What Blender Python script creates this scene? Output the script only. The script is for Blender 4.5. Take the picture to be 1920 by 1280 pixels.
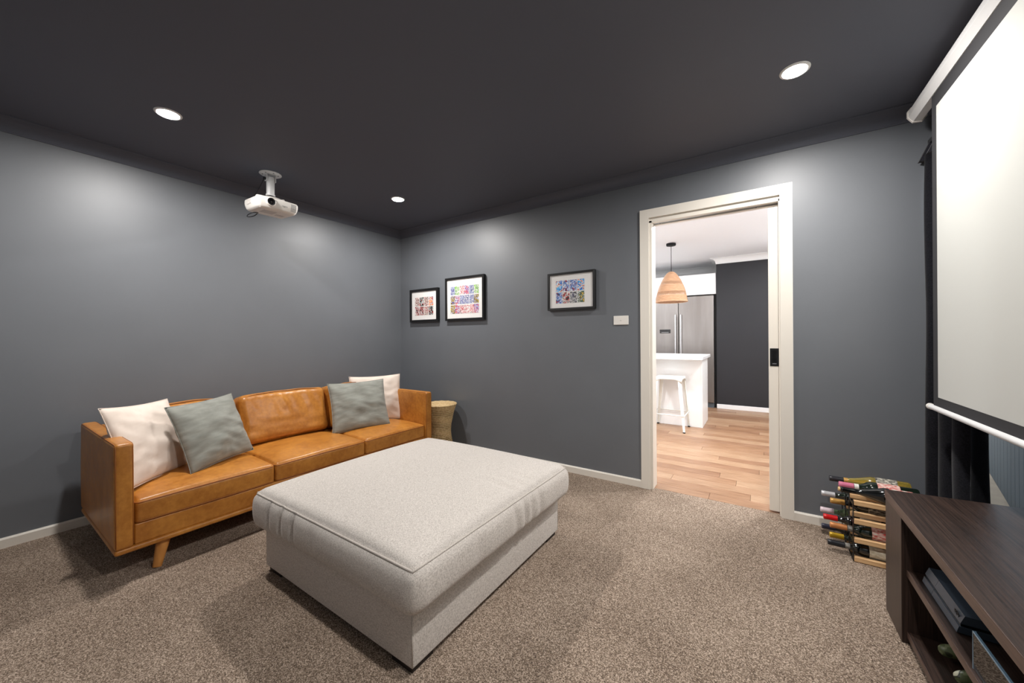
import bpy, bmesh, math, random
from mathutils import Vector, Matrix, noise
random.seed(7)
for o in list(bpy.data.objects): bpy.data.objects.remove(o, do_unlink=True)
SC = bpy.context.scene
C = SC.collection
PI = math.pi
# ------------------------------------------------------------------ camera
cd = bpy.data.cameras.new('camera'); cam = bpy.data.objects.new('camera', cd); C.objects.link(cam)
cam.location = (3.51441, -2.91377, 1.15411)
cam.rotation_mode = 'QUATERNION'
cam.rotation_quaternion = (Matrix.Rotation(0.58775, 3, 'Z') @ Matrix.Rotation(PI/2, 3, 'X') @ Matrix.Rotation(-0.00651, 3, 'Z')).to_quaternion()
cd.sensor_width = 36; cd.lens = 693.46/1920*36
cd.shift_y = -(640-632.67)/1920
cd.clip_start = 0.02
SC.camera = cam
# ------------------------------------------------------------------ world, exposure
w = bpy.data.worlds.new('sky'); SC.world = w; w.use_nodes = True
bg = w.node_tree.nodes['Background']; bg.inputs[0].default_value = (0.80, 0.90, 1.0, 1); bg.inputs[1].default_value = 2.2
vs = SC.view_settings
vs.view_transform = 'Standard'; vs.look = 'None'; vs.gamma = 1; vs.use_curve_mapping = False
vs.exposure = 0.18
LAMP = 1120.0          # radiance of the four ceiling downlights of the room
KFILL = 700.0         # radiance of the unseen lights added to brighten the kitchen
# ------------------------------------------------------------------ materials
def lin(r, g, b):
    f = lambda c: ((c/255)/12.92 if c/255 <= .04045 else ((c/255+.055)/1.055)**2.4)
    return (f(r), f(g), f(b), 1)
def nt(name):
    m = bpy.data.materials.new(name); m.use_nodes = True
    n = m.node_tree.nodes; l = m.node_tree.links
    return m, n, l, n['Principled BSDF']
def mat(name, col, rough=.5, metal=0, var=None, vscale=5, vstretch=(1,1,1), bump=0, bscale=100, bstretch=(1,1,1), coat=0, spec=.5, sheen=0, trans=0, ior=1.45, vdetail=4, bdist=.002):
    m, n, l, p = nt(name)
    p.inputs['Base Color'].default_value = col
    p.inputs['Roughness'].default_value = rough; p.inputs['Metallic'].default_value = metal
    p.inputs['Coat Weight'].default_value = coat; p.inputs['Specular IOR Level'].default_value = spec
    p.inputs['Sheen Weight'].default_value = sheen; p.inputs['Transmission Weight'].default_value = trans; p.inputs['IOR'].default_value = ior
    tc = n.new('ShaderNodeTexCoord')
    if var:
        mp = n.new('ShaderNodeMapping'); mp.inputs['Scale'].default_value = vstretch
        t = n.new('ShaderNodeTexNoise'); t.inputs['Scale'].default_value = vscale; t.inputs['Detail'].default_value = vdetail
        r = n.new('ShaderNodeValToRGB')
        e = r.color_ramp.elements; e[0].position = .32; e[0].color = col; e[1].position = .7; e[1].color = var
        l.new(tc.outputs['Object'], mp.inputs['Vector']); l.new(mp.outputs[0], t.inputs['Vector'])
        l.new(t.outputs['Fac'], r.inputs[0]); l.new(r.outputs[0], p.inputs['Base Color'])
    if bump:
        mp2 = n.new('ShaderNodeMapping'); mp2.inputs['Scale'].default_value = bstretch
        t2 = n.new('ShaderNodeTexNoise'); t2.inputs['Scale'].default_value = bscale; t2.inputs['Detail'].default_value = 3
        b = n.new('ShaderNodeBump'); b.inputs['Strength'].default_value = bump; b.inputs['Distance'].default_value = bdist
        l.new(tc.outputs['Object'], mp2.inputs['Vector']); l.new(mp2.outputs[0], t2.inputs['Vector'])
        l.new(t2.outputs['Fac'], b.inputs['Height']); l.new(b.outputs[0], p.inputs['Normal'])
    return m
def emit(name, col, s):
    m, n, l, p = nt(name)
    p.inputs['Base Color'].default_value = (.9,.9,.9,1)
    p.inputs['Emission Color'].default_value = col; p.inputs['Emission Strength'].default_value = s
    return m
def pane_mat(name, tint=(1,1,1,1), rough=0.0, refl=1.0):
    m = bpy.data.materials.new(name); m.use_nodes = True
    n = m.node_tree.nodes; l = m.node_tree.links; n.remove(n['Principled BSDF'])
    o = n['Material Output']; t = n.new('ShaderNodeBsdfTransparent'); t.inputs[0].default_value = tint
    g = n.new('ShaderNodeBsdfGlossy'); g.inputs['Roughness'].default_value = rough
    fr = n.new('ShaderNodeFresnel'); fr.inputs[0].default_value = 1.5
    ge = n.new('ShaderNodeNewGeometry'); io = n.new('ShaderNodeMath'); io.operation = 'MULTIPLY_ADD'; io.inputs[1].default_value = 1/1.5-1.5; io.inputs[2].default_value = 1.5
    l.new(ge.outputs['Backfacing'], io.inputs[0]); l.new(io.outputs[0], fr.inputs[0])
    mu = n.new('ShaderNodeMath'); mu.operation = 'MULTIPLY'; mu.use_clamp = True; mu.inputs[1].default_value = refl
    mx = n.new('ShaderNodeMixShader')
    l.new(fr.outputs[0], mu.inputs[0]); l.new(mu.outputs[0], mx.inputs[0]); l.new(t.outputs[0], mx.inputs[1]); l.new(g.outputs[0], mx.inputs[2]); l.new(mx.outputs[0], o.inputs[0])
    return m
def carpet_mat():
    m, n, l, p = nt('carpet_taupe')
    tc = n.new('ShaderNodeTexCoord')
    v = n.new('ShaderNodeTexVoronoi'); v.inputs['Scale'].default_value = 330; v.inputs['Randomness'].default_value = 1
    nz = n.new('ShaderNodeTexNoise'); nz.inputs['Scale'].default_value = 235; nz.inputs['Detail'].default_value = 4; nz.inputs['Roughness'].default_value = .75
    big = n.new('ShaderNodeTexNoise'); big.inputs['Scale'].default_value = 2.2; big.inputs['Detail'].default_value = 3
    for t in (v, nz, big): l.new(tc.outputs['Object'], t.inputs['Vector'])
    sep = n.new('ShaderNodeSeparateColor'); l.new(v.outputs['Color'], sep.inputs[0])
    mx = n.new('ShaderNodeMath'); mx.operation = 'MULTIPLY_ADD'; mx.inputs[1].default_value = .45
    l.new(sep.outputs[0], mx.inputs[0]); 
    m2 = n.new('ShaderNodeMath'); m2.operation = 'MULTIPLY_ADD'; m2.inputs[1].default_value = .75; m2.inputs[2].default_value = -.12
    l.new(nz.outputs['Fac'], m2.inputs[0]); l.new(m2.outputs[0], mx.inputs[2])
    m3 = n.new('ShaderNodeMath'); m3.operation = 'MULTIPLY_ADD'; m3.inputs[1].default_value = .22; m3.inputs[2].default_value = -.11
    l.new(big.outputs['Fac'], m3.inputs[0])
    m4 = n.new('ShaderNodeMath'); m4.operation = 'ADD'; l.new(mx.outputs[0], m4.inputs[0]); l.new(m3.outputs[0], m4.inputs[1])
    r = n.new('ShaderNodeValToRGB'); e = r.color_ramp.elements
    e[0].position = .18; e[0].color = lin(66,54,47); e[1].position = .78; e[1].color = lin(228,208,190)
    k = e.new(.5); k.color = lin(150,131,114)
    l.new(m4.outputs[0], r.inputs[0]); l.new(r.outputs[0], p.inputs['Base Color'])
    b = n.new('ShaderNodeBump'); b.inputs['Strength'].default_value = .9; b.inputs['Distance'].default_value = .006
    l.new(mx.outputs[0], b.inputs['Height']); l.new(b.outputs[0], p.inputs['Normal'])
    p.inputs['Roughness'].default_value = 1; p.inputs['Specular IOR Level'].default_value = .1
    return m
def weave_mat(name, c0, c1, scale=260, bump=.5):
    m, n, l, p = nt(name)
    tc = n.new('ShaderNodeTexCoord'); outs = []
    for st in ((scale, scale*.28, scale*.28), (scale*.28, scale, scale)):
        mp = n.new('ShaderNodeMapping'); mp.inputs['Scale'].default_value = st; mp.inputs['Rotation'].default_value = (0, 0, .0)
        t = n.new('ShaderNodeTexNoise'); t.inputs['Scale'].default_value = 1; t.inputs['Detail'].default_value = 2
        l.new(tc.outputs['Object'], mp.inputs['Vector']); l.new(mp.outputs[0], t.inputs['Vector']); outs.append(t.outputs['Fac'])
    a = n.new('ShaderNodeMath'); a.operation = 'ADD'; l.new(outs[0], a.inputs[0]); l.new(outs[1], a.inputs[1])
    h = n.new('ShaderNodeMath'); h.operation = 'MULTIPLY'; h.inputs[1].default_value = .5; l.new(a.outputs[0], h.inputs[0])
    r = n.new('ShaderNodeValToRGB'); e = r.color_ramp.elements; e[0].position = .36; e[0].color = c0; e[1].position = .58; e[1].color = c1
    l.new(h.outputs[0], r.inputs[0]); l.new(r.outputs[0], p.inputs['Base Color'])
    b = n.new('ShaderNodeBump'); b.inputs['Strength'].default_value = bump; b.inputs['Distance'].default_value = .002
    l.new(h.outputs[0], b.inputs['Height']); l.new(b.outputs[0], p.inputs['Normal'])
    p.inputs['Roughness'].default_value = .95; p.inputs['Specular IOR Level'].default_value = .15; p.inputs['Sheen Weight'].default_value = .1
    return m
def leather_mat():
    m, n, l, p = nt('tan_leather')
    tc = n.new('ShaderNodeTexCoord')
    t = n.new('ShaderNodeTexNoise'); t.inputs['Scale'].default_value = 6; t.inputs['Detail'].default_value = 6; t.inputs['Roughness'].default_value = .65
    t2 = n.new('ShaderNodeTexNoise'); t2.inputs['Scale'].default_value = 45; t2.inputs['Detail'].default_value = 5
    v = n.new('ShaderNodeTexVoronoi'); v.inputs['Scale'].default_value = 330
    for q in (t, t2, v): l.new(tc.outputs['Object'], q.inputs['Vector'])
    a = n.new('ShaderNodeMath'); a.operation = 'MULTIPLY_ADD'; a.inputs[1].default_value = .35; l.new(t2.outputs['Fac'], a.inputs[0])
    a0 = n.new('ShaderNodeMath'); a0.operation = 'MULTIPLY'; a0.inputs[1].default_value = .65; l.new(t.outputs['Fac'], a0.inputs[0]); l.new(a0.outputs[0], a.inputs[2])
    r = n.new('ShaderNodeValToRGB'); e = r.color_ramp.elements
    e[0].position = .33; e[0].color = lin(160,97,33); e[1].position = .68; e[1].color = lin(208,142,62)
    l.new(a.outputs[0], r.inputs[0]); l.new(r.outputs[0], p.inputs['Base Color'])
    rr = n.new('ShaderNodeMapRange'); rr.inputs['To Min'].default_value = .26; rr.inputs['To Max'].default_value = .44
    l.new(t2.outputs['Fac'], rr.inputs['Value']); l.new(rr.outputs[0], p.inputs['Roughness'])
    b = n.new('ShaderNodeBump'); b.inputs['Strength'].default_value = .12; b.inputs['Distance'].default_value = .001; l.new(v.outputs['Distance'], b.inputs['Height'])
    b2 = n.new('ShaderNodeBump'); b2.inputs['Strength'].default_value = .25; b2.inputs['Distance'].default_value = .004; l.new(a.outputs[0], b2.inputs['Height']); l.new(b.outputs[0], b2.inputs['Normal'])
    l.new(b2.outputs[0], p.inputs['Normal']); p.inputs['Specular IOR Level'].default_value = .55
    return m
def wood_mat(name, c0, c1, stretch, scale=9, rough=.45, bump=.15, coat=0):
    return mat(name, c0, rough, var=c1, vscale=scale, vstretch=stretch, vdetail=7, bump=bump, bscale=scale*5, bstretch=stretch, coat=coat)
def camo_mat():
    m, n, l, p = nt('green_camouflage')
    tc = n.new('ShaderNodeTexCoord'); t = n.new('ShaderNodeTexNoise'); t.inputs['Scale'].default_value = 32; t.inputs['Detail'].default_value = 1
    l.new(tc.outputs['Object'], t.inputs['Vector']); r = n.new('ShaderNodeValToRGB'); r.color_ramp.interpolation = 'CONSTANT'
    e = r.color_ramp.elements; e[0].position = 0; e[0].color = lin(120,128,95); e[1].position = .45; e[1].color = lin(86,96,62)
    k = e.new(.58); k.color = lin(40,46,28); k = e.new(.66); k.color = lin(205,205,180)
    l.new(t.outputs['Fac'], r.inputs[0]); l.new(r.outputs[0], p.inputs['Base Color']); p.inputs['Roughness'].default_value = .4
    return m
def card_mat(name, cols, seed):
    m, n, l, p = nt(name)
    tc = n.new('ShaderNodeTexCoord'); mp = n.new('ShaderNodeMapping'); mp.inputs['Location'].default_value = (seed*3.7, seed*1.3, seed*2.1)
    oi = n.new('ShaderNodeObjectInfo'); ad = n.new('ShaderNodeVectorMath'); ad.operation = 'MULTIPLY_ADD'; ad.inputs[1].default_value = (13, 7, 11)
    l.new(oi.outputs['Random'], ad.inputs[0]); l.new(tc.outputs['Object'], ad.inputs[2]); l.new(ad.outputs[0], mp.inputs['Vector'])
    t = n.new('ShaderNodeTexNoise'); t.inputs['Scale'].default_value = 42; t.inputs['Detail'].default_value = 2; t.inputs['Distortion'].default_value = 1.0
    l.new(mp.outputs[0], t.inputs['Vector']); r = n.new('ShaderNodeValToRGB'); r.color_ramp.interpolation = 'CONSTANT'
    e = r.color_ramp.elements; ps = [0, .4, .48, .56, .64]
    e[0].position = 0; e[0].color = cols[0]; e[1].position = ps[1]; e[1].color = cols[1 % len(cols)]
    for i in range(2, 5): k = e.new(ps[i]); k.color = cols[i % len(cols)]
    l.new(t.outputs['Fac'], r.inputs[0]); l.new(r.outputs[0], p.inputs['Base Color']); p.inputs['Roughness'].default_value = .4
    return m
M = {}
M['wall'] = mat('slate_wall_paint', lin(105,109,115), .47, var=lin(108,112,118), vscale=3, bump=.03, bscale=350, spec=.95)
M['ceil'] = mat('charcoal_ceiling_paint', lin(92,95,105), .6, bump=.03, bscale=350, spec=.3)
M['white'] = mat('white_gloss_paint', lin(232,226,216), .35, bump=.02, bscale=80)
M['kwhite'] = mat('kitchen_white', lin(240,240,240), .3)
M['kceil'] = mat('kitchen_ceiling_white', lin(238,238,240), .7)
M['kdark'] = mat('kitchen_charcoal_paint', lin(37,37,41), .6, bump=.03, bscale=200)
M['carpet'] = carpet_mat()
M['leather'] = leather_mat()
M['leather_seam'] = mat('tan_leather_piping', lin(150,88,34), .45, bump=.2, bscale=300)
M['otto'] = weave_mat('oatmeal_weave', lin(170,162,155), lin(218,211,204), 560, .5)
M['otto_pipe'] = weave_mat('oatmeal_weave_piping', lin(165,156,148), lin(206,199,191), 800, .3)
M['cream'] = mat('cream_cotton', lin(226,211,199), .9, var=lin(236,222,210), vscale=14, bump=.25, bscale=500, sheen=.15, spec=.2)
M['sage'] = mat('grey_green_linen', lin(132,133,126), .9, var=lin(156,157,149), vscale=10, vstretch=(1,1,4), bump=.3, bscale=600, sheen=.15, spec=.2)
M['oak_leg'] = wood_mat('honey_oak', lin(178,112,48), lin(206,144,76), (9,9,1), 5, .45)
M['black_leg'] = mat('espresso_stained_wood', lin(34,27,26), .4, bump=.1, bscale=60)
M['plastic'] = mat('white_plastic', lin(236,232,226), .35, bump=.02, bscale=400)
M['plastic_shade'] = mat('pale_grey_plastic', lin(205,200,196), .45)
M['metal_white'] = mat('white_powder_coat', lin(226,226,226), .35, bump=.02, bscale=500)
M['black'] = mat('black_plastic', lin(22,22,24), .35)
M['blackgloss'] = mat('black_gloss', lin(10,10,12), .06, coat=.5)
M['blackmatte'] = mat('matte_black', lin(20,20,22), .75)
M['frame'] = mat('black_frame_wood', lin(24,23,24), .35, bump=.06, bscale=90, bstretch=(1,8,8))
M['mat_board'] = mat('white_mat_board', lin(244,242,240), .8, bump=.03, bscale=600)
M['pane'] = pane_mat('picture_glass', (1,1,1,1), 0, .55)
M['winpane'] = pane_mat('window_glass', (.95,.97,.98,1), 0, .6)
M['smoke'] = pane_mat('smoked_glass', (.16,.15,.15,1), .02, 1.0)
M['glass_edge'] = mat('blue_glass_edge', lin(120,150,172), .15, spec=.8)
M['screen_white'] = mat('matte_screen_white', lin(194,195,191), .9, bump=.02, bscale=700, spec=.1)
M['screen_black'] = mat('screen_black_border', lin(44,44,47), .8)
M['curtain'] = mat('black_curtain_fabric', lin(30,30,35), .95, var=lin(44,44,52), vscale=160, bump=.4, bscale=500, sheen=.25, spec=.1)
M['darkwood'] = wood_mat('wenge_laminate', lin(32,24,21), lin(66,50,43), (70,1.6,70), 3.2, .38, .12)
M['darkwood_v'] = wood_mat('wenge_laminate_upright', lin(32,24,21), lin(66,50,43), (70,70,1.6), 3.2, .38, .12)
M['darkedge'] = wood_mat('wenge_edge_banding', lin(64,47,41), lin(98,77,68), (20,1,20), 4, .35)
M['console'] = mat('matte_blue_black_plastic', lin(60,70,82), .45, bump=.05, bscale=700)
M['console_dark'] = mat('console_gap_black', lin(12,12,13), .3)
M['camo'] = camo_mat()
M['pine'] = wood_mat('pine_bar', lin(214,164,112), lin(238,200,152), (1.5,18,18), 6, .5)
M['steel_black'] = mat('black_steel_strip', lin(28,28,30), .4, .6)
M['steel'] = mat('brushed_steel', lin(142,137,134), .36, .9, var=lin(158,153,150), vscale=3, vstretch=(3,3,.4), bump=.05, bscale=60, bstretch=(40,40,1))
M['chrome'] = mat('polished_handle', lin(225,225,228), .18, 1)
M['steel_dark'] = mat('shadow_gap_black', lin(14,14,15), .6)
M['stone'] = mat('white_stone_top', lin(244,244,244), .2, var=lin(236,236,238), vscale=12)
M['stool'] = mat('white_enamel_metal', lin(238,238,232), .25)
M['rattan'] = wood_mat('natural_rattan', lin(172,128,96), lin(206,166,132), (3,3,40), 8, .6, .6)
M['wicker'] = mat('pale_wicker', lin(196,162,112), .6, var=lin(232,206,160), vscale=60, bump=.4, bscale=220)
M['wickerdark'] = mat('wicker_core', lin(90,66,40), .8, bump=.5, bscale=150)
M['conc'] = mat('beige_paving', lin(206,184,160), .9, var=lin(192,170,148), vscale=8, bump=.2, bscale=120)
M['fence'] = mat('slate_fence_paint', lin(98,108,116), .6, bump=.02, bscale=100)
M['alu'] = mat('dark_window_frame', lin(40,42,46), .4, .3)
M['track'] = mat('grey_aluminium_track', lin(150,152,150), .35, .8)
M['ring'] = mat('white_downlight_trim', lin(235,235,235), .4)
M['lamp'] = emit('downlight_diffuser_glow', (1.0, .965, .925, 1), LAMP)
M['kfill'] = emit('kitchen_fill_glow', (.96, .98, 1.0, 1), KFILL)
M['led'] = mat('grey_print', lin(150,150,150), .5)
M['brick'] = mat('outer_render', lin(150,146,140), .9)
# ------------------------------------------------------------------ mesh helpers
def mk(name, bm, m, parent=None, smooth=False, autosmooth=None):
    bmesh.ops.recalc_face_normals(bm, faces=bm.faces[:])
    me = bpy.data.meshes.new(name); bm.to_mesh(me); bm.free()
    me.materials.append(M[m] if isinstance(m, str) else m)
    if smooth:
        me.polygons.foreach_set('use_smooth', [True]*len(me.polygons))
        if autosmooth: me.set_sharp_from_angle(angle=math.radians(autosmooth))
    o = bpy.data.objects.new(name, me); C.objects.link(o)
    if parent: o.parent = parent
    return o
def inst(o, parent, loc=(0,0,0), rot=(0,0,0)):
    c = o.copy(); C.objects.link(c); c.parent = parent; c.location = loc; c.rotation_euler = rot
    return c
def tag(o, label, cat, group=None):
    o['label'] = label; o['category'] = cat
    if group: o['group'] = group
    return o
def thing(name, label, cat, loc=(0,0,0), rz=0, group=None):
    o = bpy.data.objects.new(name, None); C.objects.link(o); o.empty_display_size = .05
    o.location = loc; o.rotation_euler = (0,0,rz)
    return tag(o, label, cat, group)
def struct(o): o['kind'] = 'structure'; return o
def merge(bm, src, M4=None):
    if M4 is not None: bmesh.ops.transform(src, matrix=M4, verts=src.verts[:])
    me = bpy.data.meshes.new('tmp'); src.to_mesh(me); src.free(); bm.from_mesh(me); bpy.data.meshes.remove(me)
    return bm
def box(x0, x1, y0, y1, z0, z1, bev=0, seg=2, bm=None):
    b = bmesh.new(); bmesh.ops.create_cube(b, size=1)
    for v in b.verts: v.co = Vector(((x0+x1)/2+v.co.x*(x1-x0), (y0+y1)/2+v.co.y*(y1-y0), (z0+z1)/2+v.co.z*(z1-z0)))
    if bev: bmesh.ops.bevel(b, geom=b.edges[:], offset=bev, segments=seg, affect='EDGES', profile=.5)
    return merge(bm, b) if bm is not None else b
def prism(pts, axis, a0, a1, bm=None, e0=None, e1=None):
    """extrude a 2-D outline along an axis; e0/e1 shift the end of each point (mitres)"""
    b = bm if bm is not None else bmesh.new()
    def P(u, v, a):
        return {'x': (a, u, v), 'y': (u, a, v), 'z': (u, v, a)}[axis]
    r0 = [b.verts.new(P(u, v, a0+(e0(u, v) if e0 else 0))) for u, v in pts]
    r1 = [b.verts.new(P(u, v, a1+(e1(u, v) if e1 else 0))) for u, v in pts]
    n = len(pts)
    for i in range(n): b.faces.new((r0[i], r0[(i+1) % n], r1[(i+1) % n], r1[i]))
    b.faces.new(r0); b.faces.new(r1[::-1])
    return b
def lathe(prof, n=32, bm=None, cap=True):
    b = bm if bm is not None else bmesh.new(); rings = []
    for r, z in prof:
        rings.append([b.verts.new((r*math.cos(2*PI*i/n), r*math.sin(2*PI*i/n), z)) for i in range(n)])
    for a, c in zip(rings, rings[1:]):
        for i in range(n): b.faces.new((a[i], a[(i+1) % n], c[(i+1) % n], c[i]))
    if cap: b.faces.new(rings[0][::-1]); b.faces.new(rings[-1])
    return b
def tube(path, r, n=8, closed=False, bm=None, taper=None):
    b = bm if bm is not None else bmesh.new(); P = [Vector(p) for p in path]; N = len(P); rings = []
    up = None
    for i, p in enumerate(P):
        a = P[(i-1) % N] if (closed or i > 0) else p; c = P[(i+1) % N] if (closed or i < N-1) else p
        t = (c-a).normalized()
        if up is None:
            up = Vector((0,0,1)) if abs(t.z) < .9 else Vector((1,0,0))
        s = t.cross(up); s = s.normalized() if s.length > 1e-6 else t.orthogonal().normalized()
        up = s.cross(t).normalized()
        rr = taper(i/(N-1)) if taper else r
        rings.append([b.verts.new(p+(s*math.cos(2*PI*k/n)+up*math.sin(2*PI*k/n))*rr) for k in range(n)])
    for i in range(N if closed else N-1):
        a, c = rings[i], rings[(i+1) % N]
        for k in range(n): b.faces.new((a[k], a[(k+1) % n], c[(k+1) % n], c[k]))
    if not closed: b.faces.new(rings[0][::-1]); b.faces.new(rings[-1])
    return b
def softbox(hx, hy, hz, r, n=(12,12,5), fn=None):
    """rounded box centred on the origin, surface made of an even grid, fn(p, u, v, w) -> p reshapes it"""
    b = bmesh.new(); cache = {}
    def vert(u, v, w_):
        k = (round(u,5), round(v,5), round(w_,5))
        if k in cache: return cache[k]
        P = Vector((u*hx, v*hy, w_*hz)); rr = min(r, hx, hy, hz)
        Q = Vector((max(-hx+rr, min(hx-rr, P.x)), max(-hy+rr, min(hy-rr, P.y)), max(-hz+rr, min(hz-rr, P.z))))
        d = P-Q
        if d.length > 1e-9: P = Q+d.normalized()*rr
        if fn: P = Vector(fn(P.copy(), u, v, w_))
        cache[k] = b.verts.new(P); return cache[k]
    def ax(n_, h):   # denser near the edges so the rounding reads
        t = [-1, -1+r*.3/h, -1+r*.65/h, -1+r/h]; t += [(-1+r/h)+(2-2*r/h)*i/n_ for i in range(1, n_)]; t += [1-r/h, 1-r*.65/h, 1-r*.3/h, 1]
        return t
    A = ax(n[0], hx), ax(n[1], hy), ax(n[2], hz)
    for a in range(3):
        i, j = [(1,2), (0,2), (0,1)][a]
        for s in (-1, 1):
            for p in range(len(A[i])-1):
                for q in range(len(A[j])-1):
                    vs_ = []
                    for (x, y) in ((p,q), (p+1,q), (p+1,q+1), (p,q+1)):
                        c = [0,0,0]; c[a] = s; c[i] = A[i][x]; c[j] = A[j][y]; vs_.append(vert(*c))
                    b.faces.new(vs_)
    return b
def rbp(hx, hy, hz, r, u, v, w_, fn):
    P = Vector((u*hx, v*hy, w_*hz)); Q = Vector((max(-hx+r, min(hx-r, P.x)), max(-hy+r, min(hy-r, P.y)), max(-hz+r, min(hz-r, P.z)))); d = P-Q
    if d.length > 1e-9: P = Q+d.normalized()*r
    return Vector(fn(P, u, v, w_))
def pillow(wd, ht, th, seed, wr=.0095):
    """scatter cushion standing on its lower edge, face towards +x, plane y-z"""
    b = bmesh.new(); n = 30; rings = {}
    for s in (-1, 1):
        for i in range(n+1):
            for j in range(n+1):
                u = i/n*2-1; v = j/n*2-1
                if s == 1 and (i in (0,n) or j in (0,n)): rings[(1,i,j)] = rings[(-1,i,j)]; continue
                k = (1-u*u)**.55*(1-v*v)**.55
                inset = .06
                y = u*wd/2*(1-inset*(1-v*v)); z = v*ht/2*(1-inset*(1-u*u))
                x = s*th/2*k
                e = max(abs(u), abs(v))
                nz = noise.noise(Vector((u*2.1+seed, v*2.1, s*3+seed*.7)))*2.2*wr*k
                rad = math.sin(math.atan2(v, u)*17+seed*3+4*noise.noise(Vector((u*2, v*2, seed))))*wr*.55*max(0, e-.45)*k*2.2
                fold = noise.noise(Vector((u*1.2+seed*2, (v+u*.45)*6, seed)))*wr*.9*k
                rings[(s,i,j)] = b.verts.new((x+(nz+rad+fold)*s, y, z))
        for i in range(n):
            for j in range(n):
                b.faces.new([rings[(s,a,c)] for a, c in ((i,j),(i+1,j),(i+1,j+1),(i,j+1))])
    return b
def text_mesh(name, body, size, m, parent, loc, rot, depth=.0008):
    cu = bpy.data.curves.new('txt', 'FONT'); cu.body = body; cu.size = size; cu.extrude = depth/2; cu.align_x = 'CENTER'; cu.align_y = 'CENTER'
    to = bpy.data.objects.new('txt', cu); C.objects.link(to); dg = bpy.context.evaluated_depsgraph_get(); dg.update()
    me = bpy.data.meshes.new_from_object(to.evaluated_get(dg)); bpy.data.objects.remove(to, do_unlink=True)
    me.materials.clear(); me.materials.append(M[m]); o = bpy.data.objects.new(name, me); C.objects.link(o); o.parent = parent
    o.location = loc; o.rotation_euler = rot
    return o
# ------------------------------------------------------------------ room shell
WTR = .07
RX, RY, CH = 4.36, -3.06, 2.4       # right wall, wall behind the camera, ceiling height
WT = .12
DX0, DX1, DH = 2.829, 3.63, 2.05    # door opening
struct(mk('floor', box(0, RX, RY, .035, -.10, 0), 'carpet'))
struct(mk('ceiling', box(-WT, RX+WTR, RY-WT, WT, CH, CH+.15), 'ceil'))
struct(mk('wall_left', box(-WT, 0, RY-WT, WT, -.1, CH), 'wall'))
b = box(0, DX0, 0, WT, -.1, CH); box(DX1, RX+WTR, 0, WT, -.1, CH, bm=b); box(DX0, DX1, 0, WT, DH, CH, bm=b)
wb = struct(mk('wall_back', b, 'wall'))
struct(mk('wall_front', box(0, RX+WTR, RY-WT, RY, -.1, CH), 'wall'))
WY0, WY1, WZ = -1.75, -.05, 2.08    # glazed opening in the right wall
b = box(RX, RX+WTR, WY1, 0, -.1, CH); box(RX, RX+WTR, RY, WY0, -.1, CH, bm=b); box(RX, RX+WTR, WY0, WY1, WZ, CH, bm=b)
struct(mk('wall_right', b, 'wall'))
# glazed sliding window on the right
win = bpy.data.objects.new('window_1', None); C.objects.link(win); struct(win)
b = bmesh.new(); fx0, fx1 = RX+.035, RX+.07
box(fx0, fx1, WY0, WY0+.05, 0, WZ, bm=b); box(fx0, fx1, WY1-.03, WY1, 0, WZ, bm=b); box(fx0, fx1, WY0+.05, WY1-.05, WZ-.05, WZ, bm=b); box(fx0, fx1, WY0+.05, WY1-.05, 0, .05, bm=b)
box(fx0, fx1, (WY0+WY1)/2-.025, (WY0+WY1)/2+.025, .05, WZ-.05, bm=b)
mk('window_frame', b, 'alu', win)
ym = (WY0+WY1)/2
for a, c in ((WY0+.05, ym-.025), (ym+.025, WY1-.03)): mk('pane', box(fx0+.015, fx0+.021, a, c, .05, WZ-.05), 'winpane', win)
b = box(RX, fx0, WY0, WY1, -.1, 0); struct(mk('trim_1', b, 'alu'))
# cornices (cove moulding, mitred)
def cove(h=.075, d=.075):
    p = [(0, CH-h), (.006, CH-h), (.006, CH-h+.006)]
    for i in range(9):
        a = i/8*PI/2; p.append((.008+(d-.014)*(1-math.cos(a)), CH-h+.008+(h-.014)*math.sin(a)))
    p += [(d, CH-.004), (d, CH), (0, CH)]
    return p
cv = cove()
struct(mk('trim_2', prism(cv, 'y', RY, 0, e0=lambda u, v: u, e1=lambda u, v: -u), 'ceil'))
struct(mk('trim_3', prism([(-u, v) for u, v in cv], 'x', 0, RX, e0=lambda u, v: -u, e1=lambda u, v: u), 'ceil'))
struct(mk('trim_4', prism([(RX-u, v) for u, v in cv], 'y', RY, 0, e0=lambda u, v: RX-u, e1=lambda u, v: -(RX-u)), 'ceil'))
struct(mk('trim_5', prism([(RY+u, v) for u, v in cv], 'x', 0, RX, e0=lambda u, v: u-RY, e1=lambda u, v: -(u-RY)), 'ceil'))
# skirting
sk = [(0,0), (.014,0), (.014,.048), (.008,.056), (0,.056)]
struct(mk('baseboard_left', prism(sk, 'y', RY, 0, e1=lambda u, v: -u), 'white'))
b = prism([(-u, v) for u, v in sk], 'x', 0, DX0-.065, e0=lambda u, v: -u); prism([(-u, v) for u, v in sk], 'x', DX1+.065, RX, bm=b)
struct(mk('baseboard_back', b, 'white'))
b = prism([(RX-u, v) for u, v in sk], 'y', WY1, -.014); prism([(RX-u, v) for u, v in sk], 'y', RY, WY0, bm=b); struct(mk('baseboard_right', b, 'white'))
struct(mk('baseboard_front', prism([(RY+u, v) for u, v in sk], 'x', .014, RX-.014), 'white'))
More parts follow.
